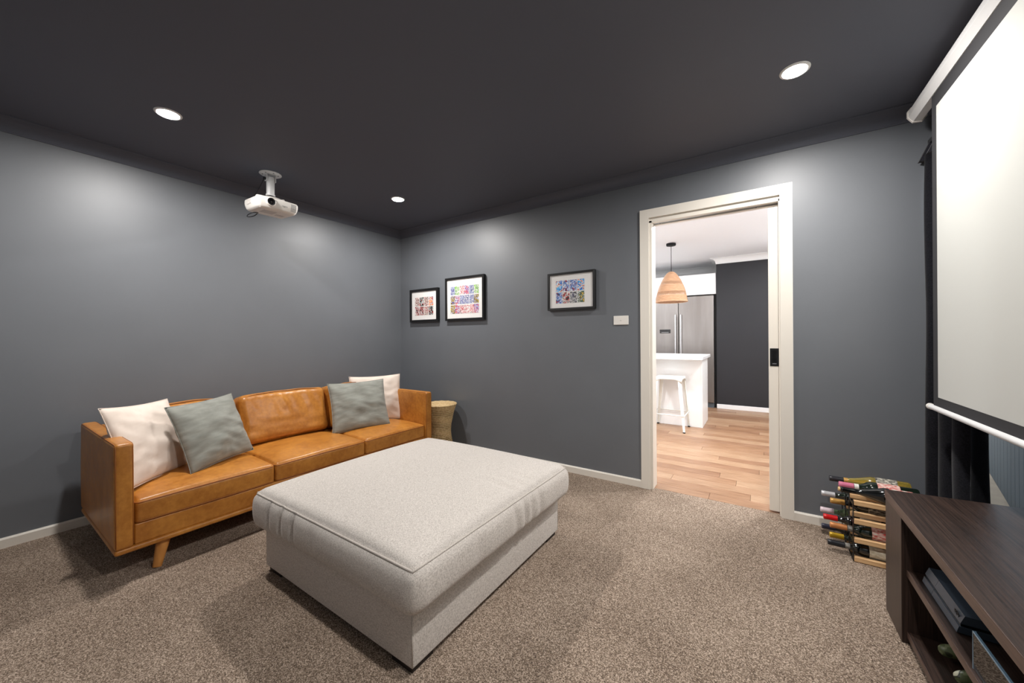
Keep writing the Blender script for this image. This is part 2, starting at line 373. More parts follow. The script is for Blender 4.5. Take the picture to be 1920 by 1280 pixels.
# door: architrave, jambs, pocket-door leaf
dr = bpy.data.objects.new('door_1', None); C.objects.link(dr); struct(dr)
CW = .065
for side in (0, 1):   # room side, kitchen side
    y0, y1 = ((-.018, 0), (WT, WT+.018))[side]
    mk('architrave', prism([(DX0-CW, 0), (DX0, 0), (DX0, DH), (DX0-CW, DH+CW)], 'y', y0, y1), 'white', dr)
    mk('architrave', prism([(DX1, 0), (DX1+CW, 0), (DX1+CW, DH+CW), (DX1, DH)], 'y', y0, y1), 'white', dr)
    mk('architrave', prism([(DX0, DH), (DX1, DH), (DX1+CW, DH+CW), (DX0-CW, DH+CW)], 'y', y0, y1), 'white', dr)
mk('jamb', box(DX0, DX0+.018, 0, WT, 0, DH-.02), 'white', dr)
b = box(DX1-.006, DX1, 0, .038, 0, DH-.02); box(DX1-.006, DX1, .082, WT, 0, DH-.02, bm=b); mk('jamb', b, 'white', dr)
b = box(DX0, DX1, 0, .036, DH-.034, DH); box(DX0, DX1, .084, WT, DH-.034, DH, bm=b); mk('head_jamb', b, 'white', dr)
mk('track', box(DX0+.018, DX1, .048, .072, DH-.03, DH-.002), 'track', dr)
for x in (DX0+.06, DX1-.13): mk('track_screw', box(x, x+.012, .055, .065, DH-.036, DH-.03, .002), 'chrome', dr)
lf = mk('door_leaf', box(3.570, DX1-.001, .042, .078, .012, DH-.05, .002), 'white', dr)
ph = mk('flush_pull', box(3.5765, 3.6235, .0385, .0425, .957, 1.073, .001), 'black', lf)
mk('pull_recess', box(3.587, 3.612, .038, .0386, .972, 1.062, 0), 'console_dark', lf)
mk('pull_latch', box(3.589, 3.611, .0365, .0384, .970, .975, .0006), 'chrome', lf)
# ------------------------------------------------------------------ kitchen shell beyond the door
KX0, KX1, KY1 = .6, 4.30, 4.62
fk = struct(mk('floor', box(KX0, KX1, .035, KY1, -.12, -.014), 'steel_dark'))
PW = .125; pm = []
for k in range(7):
    c0 = [(170,134,106), (180,146,118), (160,124,98), (186,154,126), (174,138,110), (166,130,104), (182,148,120)][k]
    pm.append(wood_mat('oak_plank_%s' % 'abcdefg'[k], lin(*[q-42 for q in c0]), lin(*[q-6 for q in c0]), (1.2, 14, 14), 5, .38, .06))
y = .036; row = 0; pmesh = {}
while y < KY1-.02:
    x = KX0-random.random()*1.2
    while x < KX1:
        L = random.choice((.9, 1.2, 1.5)); a, c = max(x, KX0), min(x+L, KX1)
        if c-a > .05 and c > 2.0 and a < 5.2:
            key = round(c-a, 2); 
            o = mk('plank', box(-(c-a)/2+.0008, (c-a)/2-.0008, -PW/2+.0008, PW/2-.0008, -.014, 0, .0012, 1), random.choice(pm), fk)
            o.location = ((a+c)/2, y+PW/2, 0)
        x += L
    y += PW; row += 1
struct(mk('ceiling', box(KX0-WT, KX1+WT, WT, KY1+WT, CH, CH+.15), 'kceil'))
struct(mk('wall_kitchen_left', box(KX0-WT, KX0, WT, KY1+WT, -.1, CH), 'kwhite'))
struct(mk('wall_kitchen_right', box(KX1, KX1+WT, WT, KY1+WT, -.1, CH), 'kwhite'))
struct(mk('wall_kitchen_back', box(KX0, KX1, KY1, KY1+WT, -.1, CH), 'kwhite'))
struct(mk('wall_kitchen_nib', box(2.955, KX1, 3.85, KY1, -.014, CH), 'kdark'))
kc = cove(.09, .085)
kp = [(3.85-u, v) for u, v in kc]
struct(mk('trim_6', prism(kp, 'x', 2.955, KX1, e0=lambda u, v: -(3.85-u)), 'kwhite'))
struct(mk('trim_7', prism([(2.955-u, v) for u, v in kc], 'y', 3.85, KY1, e0=lambda u, v: -(2.955-u)), 'kwhite'))
struct(mk('trim_8', prism([(KY1-u, v) for u, v in kc], 'x', KX0, 2.955, e1=lambda u, v: -(KY1-u)), 'kwhite'))
struct(mk('baseboard_kitchen', box(2.955, KX1, 3.838, 3.85, 0, .07, .002), 'kwhite'))
# the kitchen-side face of the shared wall is white
b = box(KX0, DX0-CW-.001, WT, WT+.004, 0, CH); box(DX1+CW+.001, KX1, WT, WT+.004, 0, CH, bm=b); box(DX0-CW-.001, DX1+CW+.001, WT, WT+.004, DH+CW+.001, CH, bm=b)
struct(mk('wall_kitchen_lining', b, 'kwhite'))
# ------------------------------------------------------------------ outside the window
struct(mk('ground', box(RX+WTR, 9, -4, 9, -.25, -.15), 'conc'))
# ------------------------------------------------------------------ downlights and added kitchen fill lights
def downlight(x, y, z, label, m, group, r=.045):
    t = thing('downlight', label, 'ceiling light', (x, y, z), 0, group)
    mk('trim_ring', lathe([(r+.001, -.001), (r+.003, -.006), (r+.010, -.006), (r+.014, -.003), (r+.015, 0), (r+.001, 0)], 40, cap=False), 'ring', t, True, 40)
    mk('diffuser', lathe([(r+.001, -.0035), (r*.6, -.0042), (.002, -.0045)], 32, cap=False), m, t, True)
downlight(.815, -2.264, CH, 'round lit downlight on the dark ceiling above the sofa end farthest from the corner', 'lamp', 'ceiling downlights')
downlight(.836, -.721, CH, 'round lit downlight nearest the room corner, right of the projector', 'lamp', 'ceiling downlights')
downlight(3.663, -.727, CH, 'round lit downlight on the dark ceiling in front of the doorway', 'lamp', 'ceiling downlights')
downlight(3.66, -2.264, CH, 'round downlight overhead beside the camera, outside the photograph', 'lamp', 'ceiling downlights')
for i, (x, y) in enumerate(((3.9, .9), (3.95, 2.6), (1.7, 1.0), (1.6, 3.2), (3.0, 1.2))):  # invented fill lights, out of view, shaped like downlights to light the kitchen
    downlight(x, y, CH, 'round fill light added to brighten the kitchen, unseen behind the doorway wall', 'kfill', 'added kitchen fill lights', .06)
# ------------------------------------------------------------------ sofa
sx0, sx1, sy0, sy1 = .145, 1.0, -2.508, -.483
sofa = thing('sofa', 'tan leather three-seat sofa with slim track arms along the grey left wall', 'sofa', (0, 0, 0))
AT = .068
b = softbox((sx1-sx0)/2-.006, (sy1-sy0)/2, .014, .012, (6,14,1)); bmesh.ops.translate(b, vec=((sx0+sx1)/2, (sy0+sy1)/2, .144), verts=b.verts)
mk('plinth_lip', b, 'leather', sofa, True)
b = softbox((sx1-sx0)/2-.012, (sy1-sy0)/2-AT-.002, .05, .008, (6,14,2)); bmesh.ops.translate(b, vec=((sx0+sx1)/2-.006, (sy0+sy1)/2, .206), verts=b.verts)
mk('base_rail', b, 'leather', sofa, True)
def arm(y0, y1):
    def fn(p, u, v, w_):
        k = noise.noise(Vector((p.x*7, p.z*3, y0)))*.003*(1-abs(w_)**6)
        p.y += k*(1 if v > 0 else -1)*(abs(v) > .9); return p
    b = softbox((sx1-sx0)/2, (y1-y0)/2, .252, .016, (14,2,12), fn); bmesh.ops.translate(b, vec=((sx0+sx1)/2, (y0+y1)/2, .409), verts=b.verts)
    a = mk('arm', b, 'leather', sofa, True)
    for yy in (y0+.005, y1-.005):
        x = sx1-.005; z = .661-.005
        pth = [(x, yy, .17), (x, yy, .4), (x, yy, z-.015), (x-.004, yy, z-.005), (x-.014, yy, z), (.6, yy, z), (sx0+.02, yy, z)]
        mk('piping', tube(pth, .0026, 6), 'leather_seam', a, True)
    return a
arm(sy0, sy0+AT); arm(sy1-AT, sy1)
b = softbox(.05, (sy1-sy0)/2-AT-.002, .24, .02, (2,14,8)); bmesh.ops.translate(b, vec=(sx0+.055, (sy0+sy1)/2, .40), verts=b.verts)
mk('back_frame', b, 'leather', sofa, True)
ce = [sy0+AT+.002, -1.806, -1.165, sy1-AT-.002]
for i in range(3):
    y0, y1 = ce[i]+.002, ce[i+1]-.002; hx, hy, hz = (.985-.36)/2, (y1-y0)/2, .058
    def crown(p, u, v, w_, i=i):
        if w_ > -.5:
            c = max(0, 1-u*u)**.6*max(0, 1-v*v)**.5
            p.z += (.036*c+.003*noise.noise(Vector((p.x*6, p.y*6, i*5.))))*min(1, (w_+.5)/1.2)
        p.x += .006*(1-v*v)*(u > .5)
        return p
    b = softbox(hx, hy, hz, .022, (14,14,3), crown); bmesh.ops.translate(b, vec=((.985+.36)/2, (y0+y1)/2, .310), verts=b.verts)
    s = mk('seat_cushion', b, 'leather', sofa, True)
    cx, cy = (.985+.36)/2, (y0+y1)/2
    for zz in (.310+hz-.012, .310-hz+.010):
        pth = []
        for k in range(25):
            v = -1+2*k/24; pth.append((cx+hx-.004+.006*(1-v*v)+.001, cy+v*(hy-.016), zz+(.004*(1-v*v) if zz > .31 else 0)))
        pth = [(cx-.1, y0+.002, zz), (cx+hx-.03, y0+.001, zz), (cx+hx-.012, y0+.006, zz)]+pth+[(cx+hx-.012, y1-.006, zz), (cx+hx-.03, y1-.001, zz), (cx-.1, y1-.002, zz)]
        mk('piping', tube(pth, .0038, 6), 'leather_seam', s, True)
for i in range(3):
    y0, y1 = ce[i]+.006, ce[i+1]-.006; hx, hy, hz = .085, (y1-y0)/2, .178
    def puff(p, u, v, w_, i=i):
        c = max(0, 1-v*v)**.45*max(0, 1-w_*w_)**.45
        if u > 0:
            p.x += .035*c*(1-.35*w_)
            p.x += .020*c*noise.noise(Vector((i*7.1+p.z*2.5, p.y*17+p.z*6, 1.3)))*max(0, .3+w_) + .011*c*noise.noise(Vector((i*3.3, p.y*5, p.z*22)))*max(0, .5-w_)
        p.x += .002*noise.noise(Vector((p.y*30, p.z*18, i*2.)))*c
        if w_ > .4: p.z += (.014*max(0, 1-v*v)**.5+.008*noise.noise(Vector((p.y*6, i*4., 0))))*(w_-.4)/.6
        p.y *= 1-.02*(1-abs(w_))
        return p
    b = softbox(hx, hy, hz, .04, (4,34,22), puff)
    T = Matrix.Translation((.385, (y0+y1)/2, .556)) @ Matrix.Rotation(-.22, 4, 'Y')
    bmesh.ops.transform(b, matrix=T, verts=b.verts)
    bc = mk('back_cushion', b, 'leather', sofa, True)
    pth = [T @ Vector(puff(Vector((hx-.014, v*(hy-.012), hz-.012-.02*abs(v)**8)), .7, v, .98)) + Vector((.004, 0, .003)) for v in [-.97+1.94*k/30 for k in range(31)]]
    mk('piping', tube(pth, .003, 6), 'leather_seam', bc, True)
for sxn, syn in ((1,-1), (1,1), (-1,-1), (-1,1)):
    tx = .93 if sxn > 0 else .25; ty = sy0+.19 if syn < 0 else sy1-.19
    top = Vector((tx, ty, .135)); bot = Vector((tx+.030*sxn, ty+.035*syn, .0))
    mk('leg', tube([top, top.lerp(bot, .5), bot], .02, 20, taper=lambda t: .030-.012*t), 'oak_leg', sofa, True, 50)
# ------------------------------------------------------------------ scatter cushions
def cushion(label, m, loc, rot, wd, ht, th, seed):
    t = thing('scatter_cushion', label, 'cushion', loc, 0, 'cushions on the leather sofa'); t.rotation_euler = rot
    c = mk('cover', pillow(wd, ht, th, seed), m, t, True)
    n = 40; pth = []
    for k in range(4*n):
        s, f = divmod(k, n); f = f/n*2-1
        u, v = [(f,-1), (1,f), (-f,1), (-1,-f)][s]
        pth.append((0, u*wd/2*(1-.06*(1-v*v)), v*ht/2*(1-.06*(1-u*u))))
    mk('edge_seam', tube(pth, .0022, 6, True), m, t, True)
    return t
cushion('cream cotton cushion propped against the sofa arm farthest from the corner', 'cream', (.665, -2.315, .592), (-.05, -.34, .74), .44, .44, .14, 1.3)
cushion('grey-green linen cushion overlapping the cream one by the near sofa arm', 'sage', (.695, -2.035, .590), (.05, -.38, .42), .42, .41, .15, 2.9)
cushion('grey-green linen cushion in front of the cream one near the room corner', 'sage', (.64, -.985, .580), (.02, -.40, -.34), .47, .43, .14, 5.1)
cushion('cream cotton cushion behind the grey-green one, nearest the room corner', 'cream', (.51, -.722, .592), (.01, -.18, -.46), .46, .43, .11, 7.7)
# ------------------------------------------------------------------ ottoman
ot = thing('ottoman', 'large square oatmeal fabric ottoman with a loose cushion top on the carpet', 'ottoman', (0,0,0))
ox0, ox1, oy0, oy1 = 1.462, 2.53, -2.06, -.965
def flat(p, u, v, w_): return p
b = softbox((ox1-ox0)/2, (oy1-oy0)/2, .101, .008, (4,4,2)); bmesh.ops.translate(b, vec=((ox0+ox1)/2, (oy0+oy1)/2, .126), verts=b.verts)
base = mk('base', b, 'otto', ot, True)
for x in (ox0+.002, ox1-.002):
    for yv in (oy0+.002, oy1-.002): mk('corner_seam', tube([(x, yv, .03), (x, yv, .22)], .0025, 6), 'otto_pipe', base, True)
for sx in (0, 1):
    for sy in (0, 1):
        x = ox0+.012 if sx == 0 else ox1-.012-.11; yv = oy0+.010 if sy == 0 else oy1-.010-.10
        mk('foot', box(x, x+.11, yv, yv+.10, 0, .026, .003), 'black_leg', ot)
qx0, qx1, qy0, qy1 = 1.425, 2.585, -2.105, -.93
qhx, qhy, qhz = (qx1-qx0)/2, (qy1-qy0)/2, .090
def creases(a, lst):
    s = 0
    for c, w_, d in lst: s += d*math.exp(-((a-c)/w_)**2)
    return s
def otop(p, u, v, w_):
    c = max(0, 1-abs(u)**2.6)**.7*max(0, 1-abs(v)**2.6)**.7
    if w_ > -.3: p.z += .056*c*min(1, (w_+.3)/1.1)
    p.z += .004*noise.noise(Vector((p.x*3.2, p.y*3.2, 4)))*(1 if w_ > .5 else 0)*c
    # the loose cover bulges and sags at the sides
    bulge = .012*(1-w_*w_)
    if abs(v) > .97: p.y += math.copysign(bulge, v)
    if abs(u) > .97: p.x += math.copysign(bulge, u)
    if v < -.97: p.y += creases(p.x+1.0*0, [(-.40,.012,.016), (-.285,.010,.022), (-.18,.012,.018), (-.02,.02,.006)])*(1-abs(w_)**3)
    if u > .97: p.x -= creases(p.y+.12*p.z, [(.02,.02,.010), (.10,.015,.014), (.16,.015,.012), (.24,.02,.010), (-.25,.03,.005)])*(1-abs(w_)**3)
    if w_ > .9: p.z -= creases(p.y-.15*(p.x-.4), [(.06,.02,.007), (.14,.02,.008), (.22,.022,.007)])*max(0, min(1, (u-.55)/.3))*(1-max(0,(u-.9)/.1))
    if w_ > .9: p.z -= creases(p.x+.1*(p.y+.4), [(-.40,.02,.005), (-.285,.018,.007), (-.18,.02,.006)])*max(0, min(1, (-v-.6)/.3))*(1-max(0,(-v-.9)/.1))
    p.z += .008*math.sin(u*2.3+1)*abs(v)**8*(w_ < 0)
    e = max(abs(u), abs(v))
    return p
b = softbox(qhx, qhy, qhz, .045, (64,64,8), otop)
ocx, ocy, ocz = (qx0+qx1)/2, (qy0+qy1)/2, .318
bmesh.ops.translate(b, vec=(ocx, ocy, ocz), verts=b.verts)
oc = mk('cushion_top', b, 'otto', ot, True)
pth = []
for s in range(4):
    for k in range(60):
        f = -1+2*k/60
        u, v = [(f,-1), (1,f), (-f,1), (-1,-f)][s]
        q = rbp(qhx, qhy, qhz, .045, u, v, .93, otop)
        pth.append((ocx+q.x, ocy+q.y, ocz+q.z+.002))
mk('piping', tube(pth, .004, 8, True), 'otto_pipe', oc, True)
for (x, yv) in ((qx0+.006, qy0+.006), (qx1-.006, qy0+.006), (qx0+.006, qy1-.006), (qx1-.006, qy1-.006)):
    gx = .012 if x > 2 else -.012; gy = .012 if yv > -1.5 else -.012
    mk('corner_seam', tube([(x-gx*1.0, yv-gy*1.0, ocz+qhz-.01), (x-gx*.2, yv-gy*.2, ocz+.03), (x-gx*.2, yv-gy*.2, ocz-.03), (x-gx, yv-gy, ocz-qhz+.02)], .0025, 6), 'otto_pipe', oc, True)
# ------------------------------------------------------------------ wicker stool behind the sofa
ws = thing('wicker_stool', 'hourglass woven wicker stool between the sofa arm and the back wall', 'stool', (.83, -.20, 0))
def hr(z): return .098+.052*(abs(z-.22)/.25)**1.6
b = bmesh.new(); nr = 34
for i in range(nr):
    z = .012+i*(.478-.012)/(nr-1); r = hr(z)
    pth = [((r+.002*math.sin(k*2.4+i))*math.cos(2*PI*k/44), (r+.002*math.sin(k*2.4+i))*math.sin(2*PI*k/44), z+.004*math.sin(2*PI*k/44+i*.7)) for k in range(44)]
    tube(pth, .0062, 6, True, bm=b)
mk('woven_body', b, 'wicker', ws, True)
mk('body_core', lathe([(hr(.012+i*.03)-.004, .012+i*.03) for i in range(16)], 36), 'wickerdark', ws, True)
b = bmesh.new()
for i in range(11):
    r = .158-i*.0145; pth = [(r*math.cos(2*PI*k/48), r*math.sin(2*PI*k/48), .487+.0015*math.sin(k*1.9+i)) for k in range(48)]
    tube(pth, .0078, 6, True, bm=b)
mk('woven_top', b, 'wicker', ws, True)
mk('top_core', lathe([(.15, .474), (.155, .480), (.155, .487), (.003, .488)], 36), 'wickerdark', ws, True)
# ------------------------------------------------------------------ picture frames
W_ = lin(240,238,236); K_ = lin(24,22,26)
cm = {
 'red': [card_mat('card_red_%d' % i, c, i) for i, c in enumerate([[K_, lin(170,30,34), W_, lin(90,24,26), lin(210,60,40)], [lin(40,40,60), W_, lin(30,60,50), K_, lin(190,40,40)], [lin(232,110,30), lin(240,140,50), W_, lin(70,50,130), lin(200,60,30)], [lin(190,60,40), W_, lin(120,30,30), lin(240,230,220), lin(60,30,30)]])],
 'bright': [card_mat('card_bright_%d' % i, c, i+5) for i, c in enumerate([[W_, lin(70,70,160), lin(220,190,60), K_, W_], [W_, lin(90,80,150), lin(200,210,235), lin(40,50,110), W_], [lin(245,200,60), W_, lin(190,140,30), lin(60,60,90), W_], [W_, lin(190,40,60), lin(240,200,200), W_, lin(120,30,50)], [lin(140,200,80), W_, lin(90,150,60), lin(220,240,190), W_], [W_, lin(60,90,190), lin(230,90,60), lin(190,200,230), W_]])],
 'dark': [card_mat('card_dark_%d' % i, c, i+15) for i, c in enumerate([[K_, lin(70,60,110), W_, lin(40,36,60), lin(160,150,180)], [lin(40,90,200), lin(80,180,240), W_, lin(220,90,40), lin(30,40,110)], [lin(30,40,42), W_, lin(60,110,80), K_, lin(220,190,90)], [K_, lin(200,50,50), W_, lin(60,20,24), lin(120,110,110)], [lin(70,110,190), W_, lin(110,150,220), lin(40,50,90), lin(190,60,60)], [lin(60,60,90), lin(200,200,205), K_, W_, lin(110,110,120)]])]}
def picture(label, x0, x1, z0, z1, d, fw, grid, kind, area, pairs=False):
    t = thing('picture_frame', label, 'picture', ((x0+x1)/2, 0, z0), 0, 'framed card displays on the back wall')
    hx, h = (x1-x0)/2, z1-z0
    b = bmesh.new()
    o = [(-hx,0), (hx,0), (hx,h), (-hx,h)]; i_ = [(-hx+fw,fw), (hx-fw,fw), (hx-fw,h-fw), (-hx+fw,h-fw)]
    V = {}
    for nm, pts, yy in (('of', o, -d), ('ob', o, -.001), ('if', i_, -d+.001), ('ib', i_, -d+.016)):
        V[nm] = [b.verts.new((x, yy, z)) for x, z in pts]
    for k in range(4):
        j = (k+1) % 4
        b.faces.new((V['of'][k], V['of'][j], V['if'][j], V['if'][k])); b.faces.new((V['of'][k], V['ob'][k], V['ob'][j], V['of'][j])); b.faces.new((V['if'][k], V['if'][j], V['ib'][j], V['ib'][k]))
    b.faces.new(V['ob'])
    mk('frame', b, 'frame', t)
    mk('mat_board', box(-hx+fw*.9, hx-fw*.9, -d+.012, -d+.016, fw*.9, h-fw*.9), 'mat_board', t)
    mk('glass', box(-hx+fw*.95, hx-fw*.95, -d+.0055, -d+.007, fw*.95, h-fw*.95), 'pane', t)
    ax0, ax1, az0, az1 = area; cols, rows = grid; cw, chh = (ax1-ax0)*2*hx/cols, (az1-az0)*h/rows
    gx, gz = (.10 if not pairs else .06), (.07 if not pairs else .10)
    for r in range(rows):
        for c in range(cols):
            xx = -hx+ax0*2*hx+c*cw+cw/2; zz = az0*h+r*chh+chh/2
            if pairs: xx += (.018 if c % 2 == 0 else -.018)*cw
            k = mk('card', box(-cw*(1-gx)/2, cw*(1-gx)/2, -.0012, 0, -chh*(1-gz)/2, chh*(1-gz)/2), random.choice(cm[kind]), t)
            k.location = (xx, -d+.0118, zz)
picture('small black frame nearest the corner with eight red and orange cards', .19, .634, 1.334, 1.703, .035, .026, (4,2), 'red', (.17,.83,.20,.76))
picture('tall black frame with eighteen colourful cards on white mat', .743, 1.263, 1.335, 1.785, .034, .022, (6,3), 'bright', (.13,.87,.15,.80), True)
picture('black frame with eight dark cards hanging nearest the doorway', 1.975, 2.408, 1.388, 1.708, .036, .018, (4,2), 'dark', (.17,.79,.17,.80))
# ------------------------------------------------------------------ wall switch
sw = thing('light_switch', 'white light switch plate on the grey wall beside the door frame', 'light switch', (2.612, 0, 1.285))
mk('plate', box(-.059, .059, -.009, 0, -.0355, .0355, .003), 'plastic', sw)
mk('button', box(-.006, .006, -.011, -.009, -.005, .002, .001), 'plastic_shade', sw)
# ------------------------------------------------------------------ projector
pj = thing('projector', 'white projector hanging from a ceiling mount above the sofa', 'projector', (.455, -1.597, CH))
mk('ceiling_plate', lathe([(.0, 0), (.072, 0), (.073, -.004), (.066, -.008), (.0, -.009)][1:4], 40), 'metal_white', pj, True, 40)
for k in range(6):
    a = k*PI/3; mk('plate_slot', lathe([(.005, -.0088), (.005, -.0081)], 10), 'steel_dark', pj).location = (.05*math.cos(a), .05*math.sin(a), 0)
for s in (-1, 1): mk('yoke', box(-.018, .018, s*.030-.003, s*.030+.003, -.06, -.007, .002), 'metal_white', pj)
b = lathe([(.010, -.006), (.010, .006)], 14); bmesh.ops.rotate(b, matrix=Matrix.Rotation(PI/2, 3, 'X'), verts=b.verts); bmesh.ops.translate(b, vec=(0, -.040, -.045), verts=b.verts)
mk('thumb_knob', b, 'black', pj, True, 40)
mk('pole', lathe([(.026, -.165), (.0265, -.163), (.0265, -.03), (.026, -.028)], 32), 'metal_white', pj, True, 40)
mk('pole_collar', lathe([(.030, -.168), (.031, -.163), (.031, -.158), (.0265, -.156)], 32), 'metal_white', pj, True, 40)
mk('pole_base', lathe([(.018, -.195), (.018, -.165)], 24), 'black', pj, True, 40)
mk('lower_plate', lathe([(.075, -.199), (.077, -.196), (.077, -.193), (.02, -.190)], 40), 'plastic_shade', pj, True, 40)
for k in range(3):
    a = k*2*PI/3+.6; mk('mount_arm', tube([(0,0,-.194), (.10*math.cos(a), .10*math.sin(a), -.200), (.105*math.cos(a), .105*math.sin(a), -.212)], .006, 8), 'plastic_shade', pj, True)
BT = Matrix.Translation((.015, 0, -.258)) @ Matrix.Rotation(-.03, 4, 'Z') @ Matrix.Rotation(.06, 4, 'Y') 
def pbody(p, u, v, w_):
    if w_ < 0: p.x *= 1+.10*w_*(1); p.y *= 1+.10*w_
    p.x += .012*(1-v*v)*(u > .9); return p
b = softbox(.125, .137, .043, .018, (6,6,3), pbody); bmesh.ops.transform(b, matrix=BT, verts=b.verts)
body = mk('body', b, 'plastic', pj, True)
def onbody(bm): bmesh.ops.transform(bm, matrix=BT, verts=bm.verts); return bm
def ring_x(prof, y, z, n=28):
    b = lathe(prof, n, cap=True); bmesh.ops.rotate(b, matrix=Matrix.Rotation(PI/2, 3, 'Y'), verts=b.verts); bmesh.ops.translate(b, vec=(0, y, z), verts=b.verts); return onbody(b)
mk('lens_surround', ring_x([(.031, .130), (.031, .143), (.026, .146), (.024, .140)], -.058, .008), 'plastic', body, True, 40)
mk('lens_barrel', ring_x([(.024, .138), (.024, .148), (.018, .149), (.015, .143)], -.058, .008), 'black', body, True, 40)
mk('lens', ring_x([(.016, .142), (.012, .147), (.006, .149), (.001, .1495)], -.058, .008), 'blackgloss', body, True)
for i in range(5):
    for j in range(2): mk('side_vent', onbody(box(-.062+i*.014, -.054+i*.014, -.1385, -.1355, -.004+j*.020, .011+j*.020)), 'plastic_shade', body)
def fvx(y, z):
    y -= .006; d = max(0, (y-.119)/.018)
    return (.125-.018*(1-math.sqrt(max(0, 1-d*d))))*(1+.10*min(0, z/.043))+.012*(1-(y/.137)**2)
for i in range(5):
    for j in range(6): mk('front_vent', onbody(box(fvx(.088+i*.0085, -.0195+j*.009)-.004, fvx(.088+i*.0085, -.0195+j*.009)+.0006, .0795+i*.0085, .085+i*.0085, -.022+j*.009, -.017+j*.009)), 'led', body)
mk('hatch', onbody(box(-.02, .075, -.075, .012, -.0448, -.042, .001)), 'plastic_shade', body)
mk('label_sticker', onbody(box(-.03, .02, .03, .085, -.0440, -.0425)), 'plastic_shade', body)
for i, (x, yv) in enumerate(((.06, -.11), (.07, .11), (-.08, .0))): mk('foot', onbody(box(x-.014, x+.014, yv-.014, yv+.014, .042, .053, .004)), 'plastic', body)
tx = text_mesh('lettering', 'EPSON', .013, 'led', body, BT @ Vector((.1375, .034, -.002)), (PI/2, 0, PI/2-.03))
ca = [(-.10, -.02, -.25), (-.14, -.05, -.30), (-.13, -.10, -.325), (-.08, -.12, -.325), (-.04, -.10, -.31), (-.06, -.06, -.298)]
def smoothpath(p, n=8):
    P = [Vector(q) for q in p]; out = []
    for i in range(len(P)-1):
        a, b_, c, d = P[max(0,i-1)], P[i], P[i+1], P[min(len(P)-1,i+2)]
        for k in range(n):
            t = k/n; out.append(.5*((2*b_)+(c-a)*t+(2*a-5*b_+4*c-d)*t*t+(-a+3*b_-3*c+d)*t**3))
    out.append(P[-1]); return out
mk('cable', tube(smoothpath(ca), .003, 8), 'black', pj, True)
mk('cable', tube(smoothpath([(-.11, -.07, -.235), (-.13, -.075, -.19), (-.09, -.05, -.12), (-.045, -.036, -.06), (-.03, -.02, -.008)]), .0028, 8), 'black', pj, True)
# ------------------------------------------------------------------ projection screen
ps = thing('projection_screen', 'pull-down projection screen with black border and white housing at the right', 'screen', (4.2, 0, 0))
hy0, hy1 = -2.98, -.12
hp = [(-.022,2.299), (-.004,2.272), (.027,2.268), (.042,2.290), (.042,2.345), (.020,2.352), (-.010,2.345), (-.022,2.328)]
mk('housing', prism(hp, 'y', hy0, hy1-.012), 'metal_white', ps)
for yy in (hy0-.012, hy1-.012):
    mk('end_cap', prism([(x*1.0+(x-.01)*.14, 2.312+(z-2.312)*1.10) for x, z in hp], 'y', yy, yy+.012), 'plastic', ps)
for yy in (-.55, -2.7): mk('ceiling_bracket', box(.020, .040, yy-.02, yy+.02, 2.345, CH, .002), 'metal_white', ps)
fy0, fy1 = -2.84, -.365
fb = mk('fabric', box(-.0008, .0008, fy0, fy1, .815, 2.29), 'screen_black', ps)
mk('white_field', box(-.0016, -.0009, fy0+.055, -.4205, .867, 2.203), 'screen_white', fb)
b = tube([(0, fy0+.01, .812), (0, -.335, .812)], .0125, 20); mk('bottom_bar', b, 'metal_white', ps, True, 40)
for a, c in ((fy0-.008, fy0+.012), (-.337, -.318)): mk('bar_end_cap', tube([(0, a, .812), (0, c, .812)], .0145, 20), 'plastic', ps, True, 40)
# ------------------------------------------------------------------ curtain
cu = thing('curtain', 'black gathered curtain hanging in the corner behind the projection screen', 'curtain', (4.29, 0, 0))
b = bmesh.new(); nu, nv = 120, 40; G = {}
for j in range(nv+1):
    z = .02+(2.12-.02)*j/nv; t = j/nv
    for i in range(nu+1):
        u = i/nu; yv = -.018-.545*u*(1-.10*t*(1-t))
        ph = u*2*PI*3.2+.6*noise.noise(Vector((u*3, t*1.5, 0)))
        x = -.042*math.sin(ph)*(1-.25*t)+.006*noise.noise(Vector((u*10, t*4, 3)))
        if i == nu: pass
        G[i,j] = b.verts.new((x, yv+.008*math.sin(ph*2)*(1-t), z))
for i in range(nu):
    for j in range(nv): b.faces.new((G[i,j], G[i+1,j], G[i+1,j+1], G[i,j+1]))
bmesh.ops.solidify(b, geom=b.faces[:], thickness=.003)
mk('drape', b, 'curtain', cu, True)
b = bmesh.new()
for k in range(5):
    yv = -.03-k*.12; prism([(-.052,2.085), (.0,2.085), (.0,2.18), (-.012,2.18)], 'y', yv-.012, yv+.012, bm=b)
mk('pleat_heading', b, 'curtain', cu)
mk('curtain_track', box(-.012, .012, -1.85, -.012, 2.175, 2.2, .002), 'black', cu)
for yy in (-.1, -1.7): mk('track_bracket', box(-.008, .07, yy-.012, yy+.012, 2.18, 2.195, .001), 'black', cu)
# ------------------------------------------------------------------ outside: fence boards
fn_ = thing('fence', 'slate coloured boarded fence outside the window beside the path', 'fence', (5.088+.001, 1.495, -.15), -math.atan2(.192, .82))
for k in range(36):
    mk('board', box(0, .02, -3.2+k*.15, -3.2+k*.15+.146, 0, 1.9, .003, 1), 'fence', fn_)
mk('rail', box(.02, .06, -3.2, 2.2, .3, .38), 'fence', fn_); mk('rail', box(.02, .06, -3.2, 2.2, 1.5, 1.58), 'fence', fn_)
